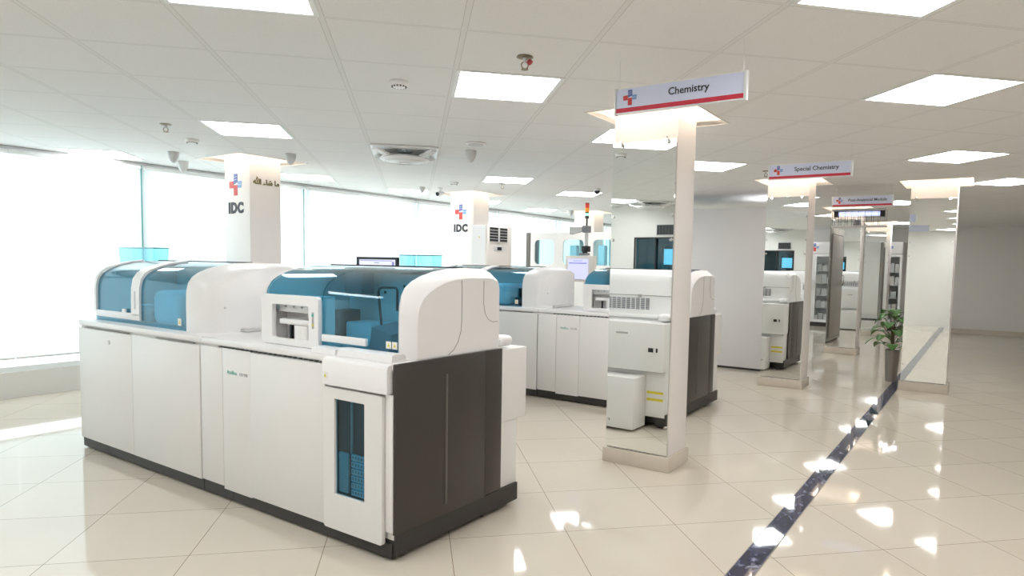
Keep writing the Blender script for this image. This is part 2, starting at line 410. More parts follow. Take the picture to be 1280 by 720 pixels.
# ------------------------------------------------------------------ pillars
plabels = ['square white pillar nearest the camera with a tall mirror on its front, under the Chemistry sign',
           'second mirrored pillar, standing right of the tall pale cabinet under the Special Chemistry sign',
           'third mirrored pillar, behind the hanging insect lamp and reflecting a steel door',
           'farthest mirrored pillar, its mirror reflecting a white panel, left of the right-hand refrigerator',
           'mirrored pillar standing at the edge of the dark floor stripe beside the potted plant']
for i, (a, b, c, d) in enumerate(PILL):
    t = thing('mirrored_pillar', plabels[i], 'pillar', (a+b)/2, (c+d)/2, 0, 'mirrored pillars along the corridor')
    MB().box((a, c, .10), (b, d, 2.598), bev=.004).build('shaft', 'pillar', t)
    MB().box((a-.018, c-.03, 0), (b+.018, d+.018, .10), bev=.003).build('base', 'base', t)
    mi = MB().box((a, c-.016, .112), (b-.006, c-.011, 2.215)).build('mirror', 'mirror', t)
    MB().box((a, c-.0108, .112), (b-.006, c-.006, 2.215)).build('mirror_backing', 'lgrey', mi)
    for uu, zz in ((a+.06, 2.205), (b-.07, 2.205), (a+.012, 1.72), (b-.02, 1.72), (a+.012, 1.56), (b-.02, 1.56), (a+.012, .3), (b-.02, .3)):
        if zz > 2:
            MB().cyl((uu, c-.010, zz), (uu, c-.04, zz), .012, n=14).cyl((uu, c-.038, zz), (uu, c-.044, zz), .016, n=14).cyl((uu, c-.02, zz+.014), (uu, c-.02, zz+.03), .006, n=10).build('mirror_clip', 'chrome', t)
        else:
            MB().cyl((uu, c-.012, zz), (uu, c-.024, zz), .009, n=12).cyl((uu, c-.023, zz), (uu, c-.026, zz), .011, n=12).build('mirror_clip', 'chrome', t)
clabels = ['white column by the windows with IDC emblem and golden Arabic lettering, behind the left analyzer',
           'white column with IDC emblem standing left of the floor air conditioner',
           'white column seen behind the signal tower at the far windows', 'white window-side column farthest from the camera']
for i, (a, b, c, d) in enumerate(COLS):
    t = thing('column', clabels[i], 'column', (a+b)/2, (c+d)/2, 0, 'white columns along the window wall')
    MB().box((a, c, .10), (b, d, 2.598), bev=.004).build('shaft', 'pillar', t)
    MB().box((a-.018, c-.018, 0), (b+.018, d+.018, .10), bev=.003).build('base', 'base', t)
    if i < 2:
        cz = 2.14 if i == 0 else 2.13
        cu = a + (.20 if i == 0 else .20)
        cross(t, front(cu, c-.002, cz), .22)
        MB().mesh(text_mesh('IDC', .145, .002, 'CENTER', .008), front(cu, c-.0025, cz-.285)).build('lettering', 'ink', t, smooth=0)
    if i == 0:
        s = '\uFDF2 \uFE80\uFE8E\uFEB7 \uFE8E\uFEE3'
        MB().mesh(text_mesh(s, .072, .002, 'CENTER', .0022), side(b+.0025, (c+d)/2+.01, 2.145)).build('arabic_lettering', 'gold', t, smooth=0)

# ------------------------------------------------------------------ analyzers
def prof(v0, inset=0.0, zi=0.0, vb=.79, n=0):
    """outer hood profile (v offset from body front, z)"""
    P = [(.10, .925), (.10, 1.10), (.103, 1.175), (.115, 1.225), (.14, 1.262), (.18, 1.290), (.24, 1.315), (.32, 1.336), (.42, 1.350), (.54, 1.356), (.70, 1.352), (.755, 1.335), (.785, 1.30), (.79, 1.25), (.79, .925)]
    out = []
    cv, cz = .45, .95
    for x, z in P:
        if inset or zi:
            if x < .45: x = x + inset * (1 if x < .2 else max(0, (.45-x)/.25))
            if z > .93: z = z - zi * min(1, (z-.93)/.3)
            x = min(x, .79-inset*.4)
        out.append((v0 + x, z))
    return out
def ring(P, u): return [(u, v, z) for v, z in P]

def label_plate(parent, u, v, z, w=.035, h=.03, warn=True):
    p = MB().box((u, v-.0012, z), (u+w, v, z+h)).build('warning_label', 'label', parent)
    if warn:
        MB().loft([[(u+w*.25, y, z+h*.25), (u+w*.75, y, z+h*.25), (u+w*.5, y, z+h*.8)] for y in (v-.002, v-.0013)]).build('warning_triangle', 'yellow', p, smooth=0)

def right_analyzer(du, dv, label):
    u1 = -2.193 + du; ul = -3.790 + du; v1 = 2.065 + dv; vb = v1 + .792
    t = thing('clinical_analyzer', label, 'analyzer', (u1+ul)/2, v1+.4, 0, 'clinical chemistry analyzers')
    D = lambda x: x + du; E = lambda y: y + dv
    # body carcass and deck
    MB().box((ul, v1+.018, .10), (u1-.012, vb, .885)).build('body', 'white', t)
    MB().box((ul, v1+.004, .888), (u1-.004, vb+.01, .925), bev=.006).build('deck', 'plastic', t)
    p = MB().box((ul+.003, v1+.012, .012), (D(-3.489), v1+.10, .092)).box((D(-3.485), v1+.012, .012), (u1-.02, v1+.10, .080))
    p.box((u1-.10, v1+.02, .03), (u1+.004, E(3.02), .128)).box((ul, v1+.1, .03), (u1-.1, E(2.95), .1)); p.build('plinth', 'plinth', t)
    for x, y in ((ul+.1, v1+.09), (D(-3.5), v1+.06), (u1-.06, v1+.08), (u1-.05, E(2.75)), (ul+.1, E(2.75))):
        MB().cyl((x, y, 0), (x, y, .03), .018).build('foot', 'black', t)
    # front doors
    fp = MB().box((ul+.003, v1, .085), (D(-3.565), v1+.017, .878), bev=.003).build('front_panel', 'white', t)
    fp = MB().box((D(-3.561), v1, .070), (D(-3.293), v1+.017, .880), bev=.003).build('front_panel', 'white', t)
    MB().mesh(text_mesh('Atellica', .032, .0006, 'LEFT'), front(D(-3.515), v1-.0007, .738)).build('green_lettering', 'green_ink', fp, smooth=0)
    MB().mesh(text_mesh('CH 930', .024, .0006, 'LEFT'), front(D(-3.395), v1-.0007, .738)).build('grey_lettering', 'ink_grey', fp, smooth=0)
    dr = MB().box((D(-3.289), v1-.004, .078), (D(-2.664), v1+.017, .876), bev=.004).build('door', 'white', t)
    g = MB()
    for k in range(22):
        x = D(-3.60) + k*.0425; g.box((x, v1-.0012, .8815), (x+.024, v1+.01, .8865))
    g.build('vent_slots', 'black', t)
    # tall door with tinted window, racks behind it
    x0, x1 = D(-2.655), D(-2.247)
    fr = flat_mesh([rrect(x0, x1, .078, .770, .012)], [rrect(D(-2.578), D(-2.362), .250, .722, .006)], .018, .002)
    dm = MB().mesh(fr, lambda c: (c.x, v1-.008-c.z, c.y)).build('tall_door', 'white', t)
    MB().box((D(-2.580), v1-.006, .248), (D(-2.360), v1-.002, .724)).build('door_window', 'blue_dark', dm)
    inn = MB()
    inn.box((D(-2.62), v1+.0166, .2), (D(-2.33), v1+.0176, .75)); inn.build('recess_shade_sheet', 'ink', t)
    # flat dark sheet above stands in for the recess shade; racks stand before it
    for k in range(6):
        z = .262 + k*.034
        r = MB().box((D(-2.478), v1+.001, z), (D(-2.372), v1+.016, z+.028), 'bluewhite', bev=.002)
        for q in range(5): r.box((D(-2.470)+q*.02, v1-.0005, z+.010), (D(-2.460)+q*.02, v1+.002, z+.022), 'grey')
        r.build('sample_rack', 'bluewhite', t)
    MB().box((D(-2.572), v1+.002, .262), (D(-2.50), v1+.015, .46), bev=.01).build('bottle_block', 'lgrey', t)
    MB().box((D(-2.484), v1+.004, .46), (D(-2.478), v1+.014, .72)).build('guide_rail', 'lgrey', t)
    # drawer head that juts out over the tall door
    pr_ = [(v1-.026, .785), (v1-.026, .898), (v1-.016, .914), (v1+.06, .932), (v1+.12, .935), (v1+.12, .785)]
    MB().loft([ring(pr_, D(-2.655)), ring(pr_, D(-2.206))]).build('drawer_head', 'plastic', t)
    label_plate(t, D(-2.645), v1-.0265, .812, .03, .035)
    MB().box((D(-2.244), v1-.001, .14), (u1-.003, v1+.017, .78), bev=.003).build('corner_post', 'plastic', t)
    # tray lumps on the deck before the hood
    for a, b, c in ((-2.78, -2.60, .03), (-2.585, -2.21, .038)):
        q = [(v1+.005, .925), (v1+.01, .925+c*.8), (v1+.03, .925+c), (v1+.085, .925+c*.9), (v1+.10, .925)]
        MB().loft([ring(q, D(a)), ring(q, D(b))]).build('tray_cover', 'plastic', t)
    # side: charcoal panel with pressed groove
    sp = MB().box((u1-.008, v1+.004, .130), (u1+.012, E(2.712), .920), bev=.004).build('side_panel', 'dark', t)
    MB().cyl((u1+.0115, E(2.405), .185), (u1+.0115, E(2.405), .835), .007, n=10).build('groove', 'dark_hi', sp)
    MB().box((u1-.010, E(2.715), .135), (u1+.010, E(2.855), .920), bev=.003).build('side_panel', 'dark', t)
    # rear: stepped white casing
    ur = D(-3.45)
    rb = MB().box((ur, vb+.001, .50), (u1-.002, vb+.245, .908), bev=.006).box((ur, vb+.001, .10), (u1-.012, vb+.17, .50), bev=.004)
    rb.build('rear_casing', 'white', t)
    MB().box((u1-.12, vb+.01, .92), (u1-.02, vb+.14, .98), bev=.025, seg=4).build('rear_bump', 'plastic', t)
    hd = MB().box((D(-2.64), vb+.2452, .805), (D(-2.53), vb+.250, .820)).build('rear_handle', 'grey', t)
    MB().box((D(-2.335), vb+.2452, .665), (D(-2.29), vb+.249, .70)).build('rear_socket', 'black', t)
    MB().box((D(-2.265), vb+.2452, .665), (D(-2.25), vb+.249, .70)).build('rear_socket', 'black', t)
    for z in (.24, .30):
        MB().box((D(-2.37), vb+.1702, z), (D(-2.22), vb+.173, z+.022)).build('yellow_stripe', 'yellow', t)
    MB().box((D(-2.76), vb+.17, .02), (D(-2.38), vb+.41, .455), bev=.006).build('rear_cabinet', 'white', t)
    g = MB()
    for i in range(9):
        for k in range(9):
            x = D(-2.86) + i*.047; z = 1.005 + k*.0115
            g.box((x, vb+.0012, z), (x+.035, vb+.004, z+.0065))
    g.build('rear_grille', 'ink_grey', t)
    MB().box((D(-3.3), vb-.001, 1.125), (D(-2.2), vb+.0015, 1.130)).build('rear_seam', 'seam', t)
    MB().box((D(-2.56), vb-.001, 1.11), (D(-2.53), vb+.003, 1.135)).build('rear_latch', 'grey', t)
    MB().box((D(-3.3), vb+.001, .93), (D(-2.2), vb+.03, .965), bev=.008).build('rear_ledge', 'plastic', t)
    # hood: back shell, tinted front, end cap
    Lu, Ru = D(-3.300), D(-2.262)
    P = prof(v1)
    back = [p for p in P if p[0] > v1+.50]
    sh = back + [(v1+.77, .925), (v1+.77, 1.25), (v1+.765, 1.295), (v1+.745, 1.318), (v1+.70, 1.334), (v1+.54, 1.338)]
    MB().loft([ring(sh, Lu), ring(sh, Ru)]).build('hood_shell', 'plastic', t)
    fr_ = [p for p in P if p[0] <= v1+.545]
    inn_ = [(v1+.54, 1.351)] + [(x+.005 if x < v1+.2 else x+.002, z-.004) for x, z in reversed(fr_[:-1])]
    fc = [p for p in fr_ if p[1] > 1.17]; ic = [q for q in inn_ if q[1] > 1.165]
    MB().loft([ring([(v+.006 if v < v1+.5 else v, z-.006) for v, z in P], Lu+.002), ring([(v+.006 if v < v1+.5 else v, z-.006) for v, z in P], Lu+.010)]).build('hood_side_wall', 'plastic', t)
    hc = MB().loft([ring(fc + ic, Lu), ring(fc + ic, D(-2.824))]).loft([ring(fr_ + inn_, D(-2.824)), ring(fr_ + inn_, Ru)]).build('hood_cover', 'blue', t)
    MB().loft([ring([(v, z) for v, z in P] + [(v+.004 if v < v1+.45 else v-.004, z-.005) for v, z in reversed(P)], Lu-.008), ring([(v, z) for v, z in P] + [(v+.004 if v < v1+.45 else v-.004, z-.005) for v, z in reversed(P)], Lu-.0005)]).build('cover_edge', 'lgrey', hc)
    MB().box((Lu, v1+.535, 1.354), (Ru, v1+.548, 1.3605)).build('cover_hinge', 'black', hc)
    P0 = prof(v1); P1 = prof(v1, .018, .012); P2 = prof(v1, .055, .052)
    MB().loft([ring(P0, Ru-.004), ring(P0, D(-2.259)), ring(prof(v1, .004, .003), D(-2.250)), ring(prof(v1, .046, .044), u1-.006), ring(prof(v1, .053, .051), u1-.001)]).build('hood_end_cap', 'plastic', t, smooth=26)
    uu = u1 - .0005
    s1 = [(uu, E(2.524), 1.294)] + [(uu, E(2.527), z) for z in (1.25, 1.15, 1.10)] + [(uu, E(2.522), 1.04), (uu, E(2.50), .985), (uu, E(2.47), .95), (uu, E(2.43), .927)]
    MB().tube(s1, .0018, n=6).build('cap_seam', 'seam', t)
    s2 = [(uu, E(2.70), 1.29), (uu, E(2.70), 1.17), (uu, E(2.712), 1.12), (uu, E(2.74), 1.085), (uu, E(2.775), 1.07), (uu, E(2.82), 1.07)]
    MB().tube(s2, .0015, n=6).build('cap_seam', 'seam', t)
    # left end of the hood (thin rib)
    # access frame set in the hood front
    af = flat_mesh([rrect(D(-3.300), D(-2.820), .930, 1.192, .02)], [rrect(D(-3.208), D(-2.892), .960, 1.145, .012)], .02, .003)
    fo = MB().mesh(af, lambda c: (c.x, v1+.088-c.z, c.y)).build('access_frame', 'plastic', t)
    MB().box((D(-2.866), v1+.0745, 1.03), (D(-2.850), v1+.0765, 1.115)).build('button_strip', 'grey', fo)
    MB().cyl((D(-2.858), v1+.077, 1.10), (D(-2.858), v1+.072, 1.10), .008).build('green_button', 'green_ink', fo)
    MB().cyl((D(-2.858), v1+.077, 1.05), (D(-2.858), v1+.072, 1.05), .006).build('amber_button', 'yellow', fo)
    ip = MB().box((D(-3.26), v1+.20, .93), (D(-2.86), v1+.215, 1.19)).box((D(-3.26), v1+.112, .93), (D(-3.25), v1+.2, 1.19)).box((D(-2.87), v1+.112, .93), (D(-2.86), v1+.2, 1.19)).box((D(-3.25), v1+.13, 1.10), (D(-2.87), v1+.2, 1.19))
    ip.build('sample_bay', 'plastic', t)
    rk = MB().box((D(-3.18), v1+.10, 1.035), (D(-2.92), v1+.19, 1.065), bev=.008).build('tube_holder', 'plastic', t)
    for k in range(4): MB().cyl((D(-3.155)+k*.068, v1+.128, 1.13), (D(-3.155)+k*.068, v1+.124, 1.13), .006).build('indicator', 'grey', t)
    MB().box((D(-3.115), v1+.12, .935), (D(-3.105), v1+.14, 1.035)).build('holder_post', 'black', t)
    MB().cyl((D(-3.0), v1+.16, .928), (D(-3.0), v1+.16, 1.035), .075, n=24).build('rotor', 'plastic', t)
    # interior seen through the tinted cover
    MB().box((D(-3.28), v1+.66, .93), (D(-2.28), v1+.675, 1.31)).build('inner_back_panel', 'plastic', t)
    MB().box((D(-2.80), v1+.080, .972), (D(-2.47), v1+.098, 1.008), bev=.004).build('reagent_bar', 'plastic', t)
    MB().box((D(-3.16), v1+.40, 1.03), (D(-3.06), v1+.56, 1.10), bev=.006).box((D(-3.15), v1+.44, .93), (D(-3.11), v1+.54, 1.03)).build('probe_block', 'black', t)
    MB().box((D(-2.80), v1+.40, .93), (D(-2.60), v1+.60, 1.00), bev=.01).build('rotor_housing', 'lgrey', t)
    MB().tube([(D(-2.72), v1+.42, .96), (D(-2.74), v1+.42, 1.10), (D(-2.755), v1+.42, 1.215), (D(-2.745), v1+.42, 1.235), (D(-2.72), v1+.42, 1.242), (D(-2.62), v1+.42, 1.242), (D(-2.61), v1+.42, 1.23), (D(-2.61), v1+.42, 1.12)], .007).build('hose_loop', 'black', t)
    MB().loft([ring([(v1+.18, .93), (v1+.20, 1.05), (v1+.36, 1.07), (v1+.42, .93)], D(-2.56)), ring([(v1+.18, .93), (v1+.20, 1.02), (v1+.36, 1.05), (v1+.42, .93)], D(-2.42))]).build('pipette_carriage', 'ink_grey', t)
    MB().box((D(-3.13), v1+.50, 1.19), (D(-2.99), v1+.60, 1.315), bev=.004).build('camera_box', 'ink_grey', t)
    for z in (1.24, 1.13, 1.20): MB().cyl((D(-2.80 if z != 1.20 else -2.96), v1+.655, z), (D(-2.80 if z != 1.20 else -2.96), v1+.660, z), .009).build('panel_screw', 'black', t)
    MB().box((D(-2.60), v1+.44, 1.00), (D(-2.34), v1+.62, 1.15), bev=.01).build('cooling_box', 'lgrey', t)
    MB().box((D(-3.05), v1+.44, .93), (D(-2.84), v1+.62, 1.035), bev=.01).build('wash_station', 'bluewhite', t)
    MB().cyl((D(-2.70), v1+.25, .93), (D(-2.70), v1+.25, .955), .10, n=28).build('reagent_wheel', 'lgrey', t)
    label_plate(t, D(-2.345), v1+.098, .972, .034, .034); label_plate(t, D(-2.305), v1+.098, .972, .034, .034)
    return t

def left_analyzer(du, dv, label, hs=0.0):
    u1 = -3.794 + du; ul = -5.40 + du; v1 = 2.065 + dv; vb = v1 + .792
    t = thing('clinical_analyzer', label, 'analyzer', (u1+ul)/2, v1+.4, 0, 'clinical chemistry analyzers')
    D = lambda x: x + du
    MB().box((ul+.01, v1+.018, .10), (u1, vb, .885)).build('body', 'white', t)
    MB().box((ul, v1+.004, .888), (u1, vb+.01, .925), bev=.005).build('deck', 'plastic', t)
    MB().box((ul+.01, v1+.012, .012), (u1, v1+.10, .076)).box((ul+.012, v1+.1, .03), (u1, vb, .1)).build('plinth', 'plinth', t)
    for x, y in ((ul+.1, v1+.08), (u1-.1, v1+.08), (ul+.1, vb-.1), (u1-.1, vb-.1)): MB().cyl((x, y, 0), (x, y, .03), .018).build('foot', 'black', t)
    MB().box((D(-4.613), v1-.002, .078), (D(-3.800), v1+.017, .874), bev=.004).build('door', 'white', t)
    dd = MB().box((ul+.004, v1, .078), (D(-4.619), v1+.017, .872), bev=.004).build('door', 'white', t)
    MB().cyl((D(-4.93), v1+.001, .80), (D(-4.93), v1-.004, .80), .014).build('door_lock', 'lgrey', dd)
    MB().box((D(-4.30), v1-.0012, .8785), (D(-3.86), v1+.01, .8835)).build('door_gap', 'seam', t)
    MB().box((D(-5.3), v1-.0012, .876), (D(-4.66), v1+.01, .881)).build('door_gap', 'seam', t)
    # hood
    D = lambda x: x + du + hs
    Lu, Ru = D(-5.35), D(-4.125)
    P = prof(v1)
    back = [p for p in P if p[0] > v1+.50]
    sh = back + [(v1+.77, .925), (v1+.77, 1.25), (v1+.765, 1.295), (v1+.745, 1.318), (v1+.70, 1.334), (v1+.54, 1.338)]
    MB().loft([ring(sh, Lu), ring(sh, Ru)]).build('hood_shell', 'plastic', t)
    fr_ = [p for p in P if p[0] <= v1+.545]
    inn_ = [(v1+.54, 1.351)] + [(x+.005 if x < v1+.2 else x+.002, z-.004) for x, z in reversed(fr_[:-1])]
    MB().loft([ring([(v+.006 if v < v1+.5 else v, z-.006) for v, z in P], Lu+.002), ring([(v+.006 if v < v1+.5 else v, z-.006) for v, z in P], Lu+.010)]).build('hood_side_wall', 'plastic', t)
    hc = MB().loft([ring(fr_ + inn_, Lu), ring(fr_ + inn_, Ru)]).build('hood_cover', 'blue', t)
    MB().loft([ring([(v, z) for v, z in P] + [(v+.004 if v < v1+.45 else v-.004, z-.005) for v, z in reversed(P)], Lu-.008), ring([(v, z) for v, z in P] + [(v+.004 if v < v1+.45 else v-.004, z-.005) for v, z in reversed(P)], Lu-.0005)]).build('cover_edge', 'lgrey', hc)
    MB().box((Lu, v1+.535, 1.354), (Ru, v1+.548, 1.3605)).build('cover_hinge', 'black', hc)
    # white curved door frame on the cover
    Q = [p for p in P if p[1] > .96 and p[0] <= v1+.44]
    Q = [(v1+.10, .985)] + [q for q in Q]
    out = [(v-.014 if v < v1+.2 else v-.006, z+(.0 if z < 1.2 else .010)) for v, z in Q]
    rr = out + list(reversed(Q))
    fm = MB().loft([ring(rr, D(-4.80)), ring(rr, D(-4.69))])
    fm.box((Lu+.02, v1+.086, .955), (D(-4.69), v1+.102, 1.000), bev=.004)
    fm.loft([ring(rr, Lu-.002), ring(rr, Lu+.03)])
    ff = fm.build('cover_frame', 'plastic', t)
    MB().box((D(-4.755), v1+.0835, 1.03), (D(-4.738), v1+.0855, 1.15)).build('frame_print', 'lgrey', ff)
    MB().box((D(-4.93), v1+.084, 1.0), (D(-4.88), v1+.096, 1.025), bev=.003).build('cover_latch', 'plastic', ff)
    # end cap: broad white shell
    P0 = prof(v1); P1 = prof(v1, .018, .008); P2 = prof(v1, .05, .03); P3 = prof(v1, .12, .05)
    MB().loft([ring(P0, Ru-.004), ring(P0, D(-4.06)), ring(P1, D(-3.98)), ring(P2, D(-3.90)), ring(P3, D(-3.87))]).build('hood_end_cap', 'plastic', t, smooth=60)
    MB().box((D(-3.868), v1+.3, .927), (D(-3.81), v1+.62, .945), bev=.004).build('tray', 'lgrey', t)
    MB().cyl((D(-3.8700), v1+.20, 1.08), (D(-3.862), v1+.20, 1.08), .007).build('cap_screw', 'lgrey', t)
    label_plate(t, D(-4.22), v1+.098, .955, .04, .045)
    # interior
    MB().box((D(-5.32), v1+.66, .93), (D(-4.14), v1+.675, 1.31)).build('inner_back_panel', 'plastic', t)
    MB().box((D(-4.68), v1+.16, .93), (D(-4.36), v1+.55, 1.16), bev=.05, seg=4).build('rotor_housing', 'bluewhite', t)
    MB().box((D(-4.30), v1+.20, .93), (D(-4.23), v1+.3, 1.02), bev=.01).cyl((D(-4.26), v1+.25, 1.02), (D(-4.26), v1+.25, 1.12), .02).build('pump', 'black', t)
    MB().box((D(-4.32), v1+.42, .93), (D(-4.18), v1+.62, 1.22), bev=.01).build('cooling_box', 'grey', t)
    MB().box((D(-5.25), v1+.2, .93), (D(-4.80), v1+.45, 1.0), bev=.02).build('sample_bay', 'grey', t)
    MB().cyl((D(-5.0), v1+.3, 1.0), (D(-5.0), v1+.3, 1.04), .12, n=28).build('sample_wheel', 'lgrey', t)
    return t

right_analyzer(0, 0, 'large white analyzer with blue hood and dark brown side panel, nearest the camera')
left_analyzer(0, 0, 'white analyzer with arched blue hood in a curved frame, at the front row left end')
right_analyzer(-.05, 3.55, 'white analyzer with brown side panel, partly hidden behind the first mirrored pillar')
left_analyzer(-.05, 3.55, 'white analyzer with blue hood and rounded dome cap, left one of the second row', .06)

# ------------------------------------------------------------------ ceiling lights
LIGHTS = [(.21, 3.6, 'square ceiling light right of centre, just behind the red sprinkler'),
 (-.99, 2.4, 'square ceiling light cut off by the top edge, upper left'),
 (-1.59, 5.4, 'square ceiling light up and left of the white column with Arabic lettering'),
 (-1.59, 8.4, 'narrow-looking ceiling light just right of the column with Arabic lettering'),
 (2.61, 3.0, 'square ceiling light at the right edge, right of the Chemistry sign'),
 (1.41, 4.8, 'square ceiling light just behind the first mirrored pillar, to its left'),
 (2.61, 6.0, 'square ceiling light just right of the first mirrored pillar'),
 (.81, 7.8, 'ceiling light above and right of the second column with the IDC emblem'),
 (2.01, 9.0, 'ceiling light above the signal tower'),
 (-.39, 9.6, 'distant ceiling light beyond the ceiling fan, close to the windows'),
 (-3.39, 7.2, 'ceiling light at the far left edge above the windows'),
 (2.01, 12.0, 'distant ceiling light above the air conditioner and far windows'),
 (.81, 10.8, 'distant ceiling light right of the second IDC column'),
 (4.41, 4.8, 'ceiling light at the far right edge, above the corridor'),
 (5.01, 8.4, 'ceiling light over the right end of the tall pale cabinet'),
 (6.81, 8.4, 'ceiling light over the corridor beyond the insect lamp'),
 (7.41, 10.8, 'ceiling light over the corridor near the third mirrored pillar'),
 (9.81, 12.0, 'ceiling light in front of the right-hand refrigerator'),
 (8.61, 14.4, 'ceiling light in front of the left-hand refrigerator'),
 (5.01, 11.4, 'ceiling light beyond the tall pale cabinet'),
 (3.21, 10.2, 'ceiling light above the tall windowed cabinet'),
 (1.41, 1.8, 'unseen ceiling light above the camera side of the corridor'),  # unseen lights behind and beside the camera, added because the room needs their light
 (-2.19, 1.2, 'unseen ceiling light behind the camera near the left windows'),
 (-3.39, 3.6, 'unseen ceiling light left of the picture by the windows'),
 (.21, .6, 'unseen ceiling light just behind the camera'), (-1.59, -.6, 'unseen ceiling light behind the camera by the near wall'),
 (-3.39, .0, 'unseen ceiling light above the near wall viewing window'), (1.41, -.6, 'unseen ceiling light behind the camera to the right'),
 (3.81, 1.2, 'unseen ceiling light right of the camera'), (-4.59, 2.4, 'ceiling light near the near wall and windows'),
 (6.21, 6.0, 'ceiling light on the right side of the corridor')]
for x, y, lab in LIGHTS:
    o = bpy.data.objects.new('ceiling_light', None); COL.objects.link(o); o.location = (x+.3, y+.3, HC)
    o['label'] = lab; o['category'] = 'light'; o['group'] = 'square recessed ceiling lights'; o['_o'] = [0, 0, 0]
    f = MB(); s, g = .295, .272
    for a, b in (((-s, -s), (s, -g)), ((-s, g), (s, s)), ((-s, -g), (-g, g)), ((g, -g), (s, g))): f.box((a[0], a[1], -.004), (b[0], b[1], -.0005))
    f.build('frame', 'frame', o); MB().box((-g, -g, -.0025), (g, g, -.001)).build('diffuser', 'panel', o)

# ------------------------------------------------------------------ ceiling devices (placed on the X, Y tile grid)
def dev(name, label, cat, x, y, group=None):
    o = bpy.data.objects.new(name, None); COL.objects.link(o); o.location = (x, y, HC); o['_o'] = [0, 0, 0]
    o['label'] = label; o['category'] = cat
    if group: o['group'] = group
    return o
def sprinkler(x, y, label, red=False):
    o = dev('sprinkler', label, 'sprinkler', x, y, 'ceiling sprinklers')
    MB().lathe((0, 0, 0), [(.012, -.0005), (.040, -.0005), (.042, -.004), (.030, -.008), (.014, -.008), (.012, -.0005)][::-1], n=24).build('escutcheon', 'brass', o)
    MB().cyl((0, 0, -.006), (0, 0, -.030), .011, r2=.008).build('nozzle', 'lgrey', o)
    MB().tube([(.010, 0, -.026), (.018, 0, -.040), (.012, 0, -.055), (.0, 0, -.062)], .003).tube([(-.010, 0, -.026), (-.018, 0, -.040), (-.012, 0, -.055), (0, 0, -.062)], .003).build('frame_arm', 'brass', o)
    MB().cyl((0, 0, -.061), (0, 0, -.064), .018, n=12).build('deflector', 'brass', o)
    if red: MB().cyl((.020, .0, -.020), (.028, -.006, -.030), .014, n=16).build('red_cap', 'lamp_red', o)
sprinkler(.53, 3.30, 'red capped sprinkler in front of the nearest ceiling light', True)
sprinkler(-1.88, 5.65, 'small dark sprinkler above the left windows')
sprinkler(3.60, 6.40, 'small dark sprinkler left of the Special Chemistry sign')
sprinkler(1.10, 8.50, 'small sprinkler beyond the second IDC column light')
def detector(x, y, label):
    o = dev('smoke_detector', label, 'smoke detector', x, y, 'round smoke detectors')
    MB().lathe((0, 0, 0), [(0.002, -.0005), (.052, -.0005), (.054, -.010), (.048, -.024), (.034, -.034), (.002, -.036)], n=28).build('housing', 'plastic', o)
    s = MB()
    for k in range(14):
        t = 2*math.pi*k/14; s.box((math.cos(t)*.0395-.004, math.sin(t)*.0395-.004, -.034), (math.cos(t)*.0395+.004, math.sin(t)*.0395+.004, -.026))
    s.build('sensor_slots', 'black', o)
detector(-.09, 3.93, 'round smoke detector in the open ceiling left of the nearest ceiling light')
detector(-1.89, 6.30, 'round smoke detector above and left of the column with Arabic lettering')
detector(.49, 8.55, 'round smoke detector above the second IDC column')
o = dev('ceiling_speaker', 'flat round white ceiling speaker right of the ceiling fan', 'speaker', .51, 5.74)
MB().lathe((0, 0, 0), [(.002, -.0005), (.085, -.0005), (.090, -.006), (.080, -.012), (.002, -.016)], n=32).build('rim', 'plastic', o)
MB().cyl((0, 0, -.0125), (0, 0, -.017), .066, n=28).build('grille', 'lgrey', o)
def cone(x, y, label, s=1.0):
    o = dev('dome_sensor', label, 'sensor', x, y, 'hanging white sensors')
    MB().lathe((0, 0, 0), [(.002, -.0005), (.05*s, -.0005), (.05*s, -.02*s), (.046*s, -.05*s), (.03*s, -.085*s), (.012*s, -.105*s), (.002, -.108*s)], n=24).build('housing', 'lgrey', o)
cone(.50, 6.12, 'white dome sensor hanging behind the round ceiling speaker', 1.0)
cone(-2.30, 7.10, 'grey cone sensor left of the column with Arabic lettering')
cone(-1.18, 6.85, 'grey cone sensor right above the column with Arabic lettering')
cone(-2.42, 7.75, 'pale sensor near the window head, left of the column with Arabic lettering', 1.1)
cone(2.86, 12.1, 'small sensor hanging over the far windows')
cone(.10, 9.25, 'small sensor beside the distant light near the windows', .8)
o = dev('security_camera', 'small dark-lensed bullet camera left of the second IDC column', 'camera', .34, 9.25)
MB().cyl((0, 0, -.0005), (0, 0, -.02), .03).cyl((0, 0, -.02), (0, 0, -.06), .01).build('bracket', 'plastic', o)
MB().cyl((.03, .03, -.07), (-.035, -.05, -.09), .032).build('housing', 'plastic', o)
MB().cyl((-.0355, -.0505, -.0902), (-.040, -.056, -.0915), .026).build('lens', 'black', o)
o = dev('security_camera', 'black dome camera hanging near the light above the signal tower', 'camera', 2.38, 8.58)
MB().cyl((0, 0, -.0005), (0, 0, -.03), .042).build('mount', 'plastic', o)
bmh = MB().lathe((0, 0, -.03), [(.038, 0), (.038, -.012), (.030, -.032), (.015, -.042), (.002, -.044)], n=24).build('dome', 'black', o)

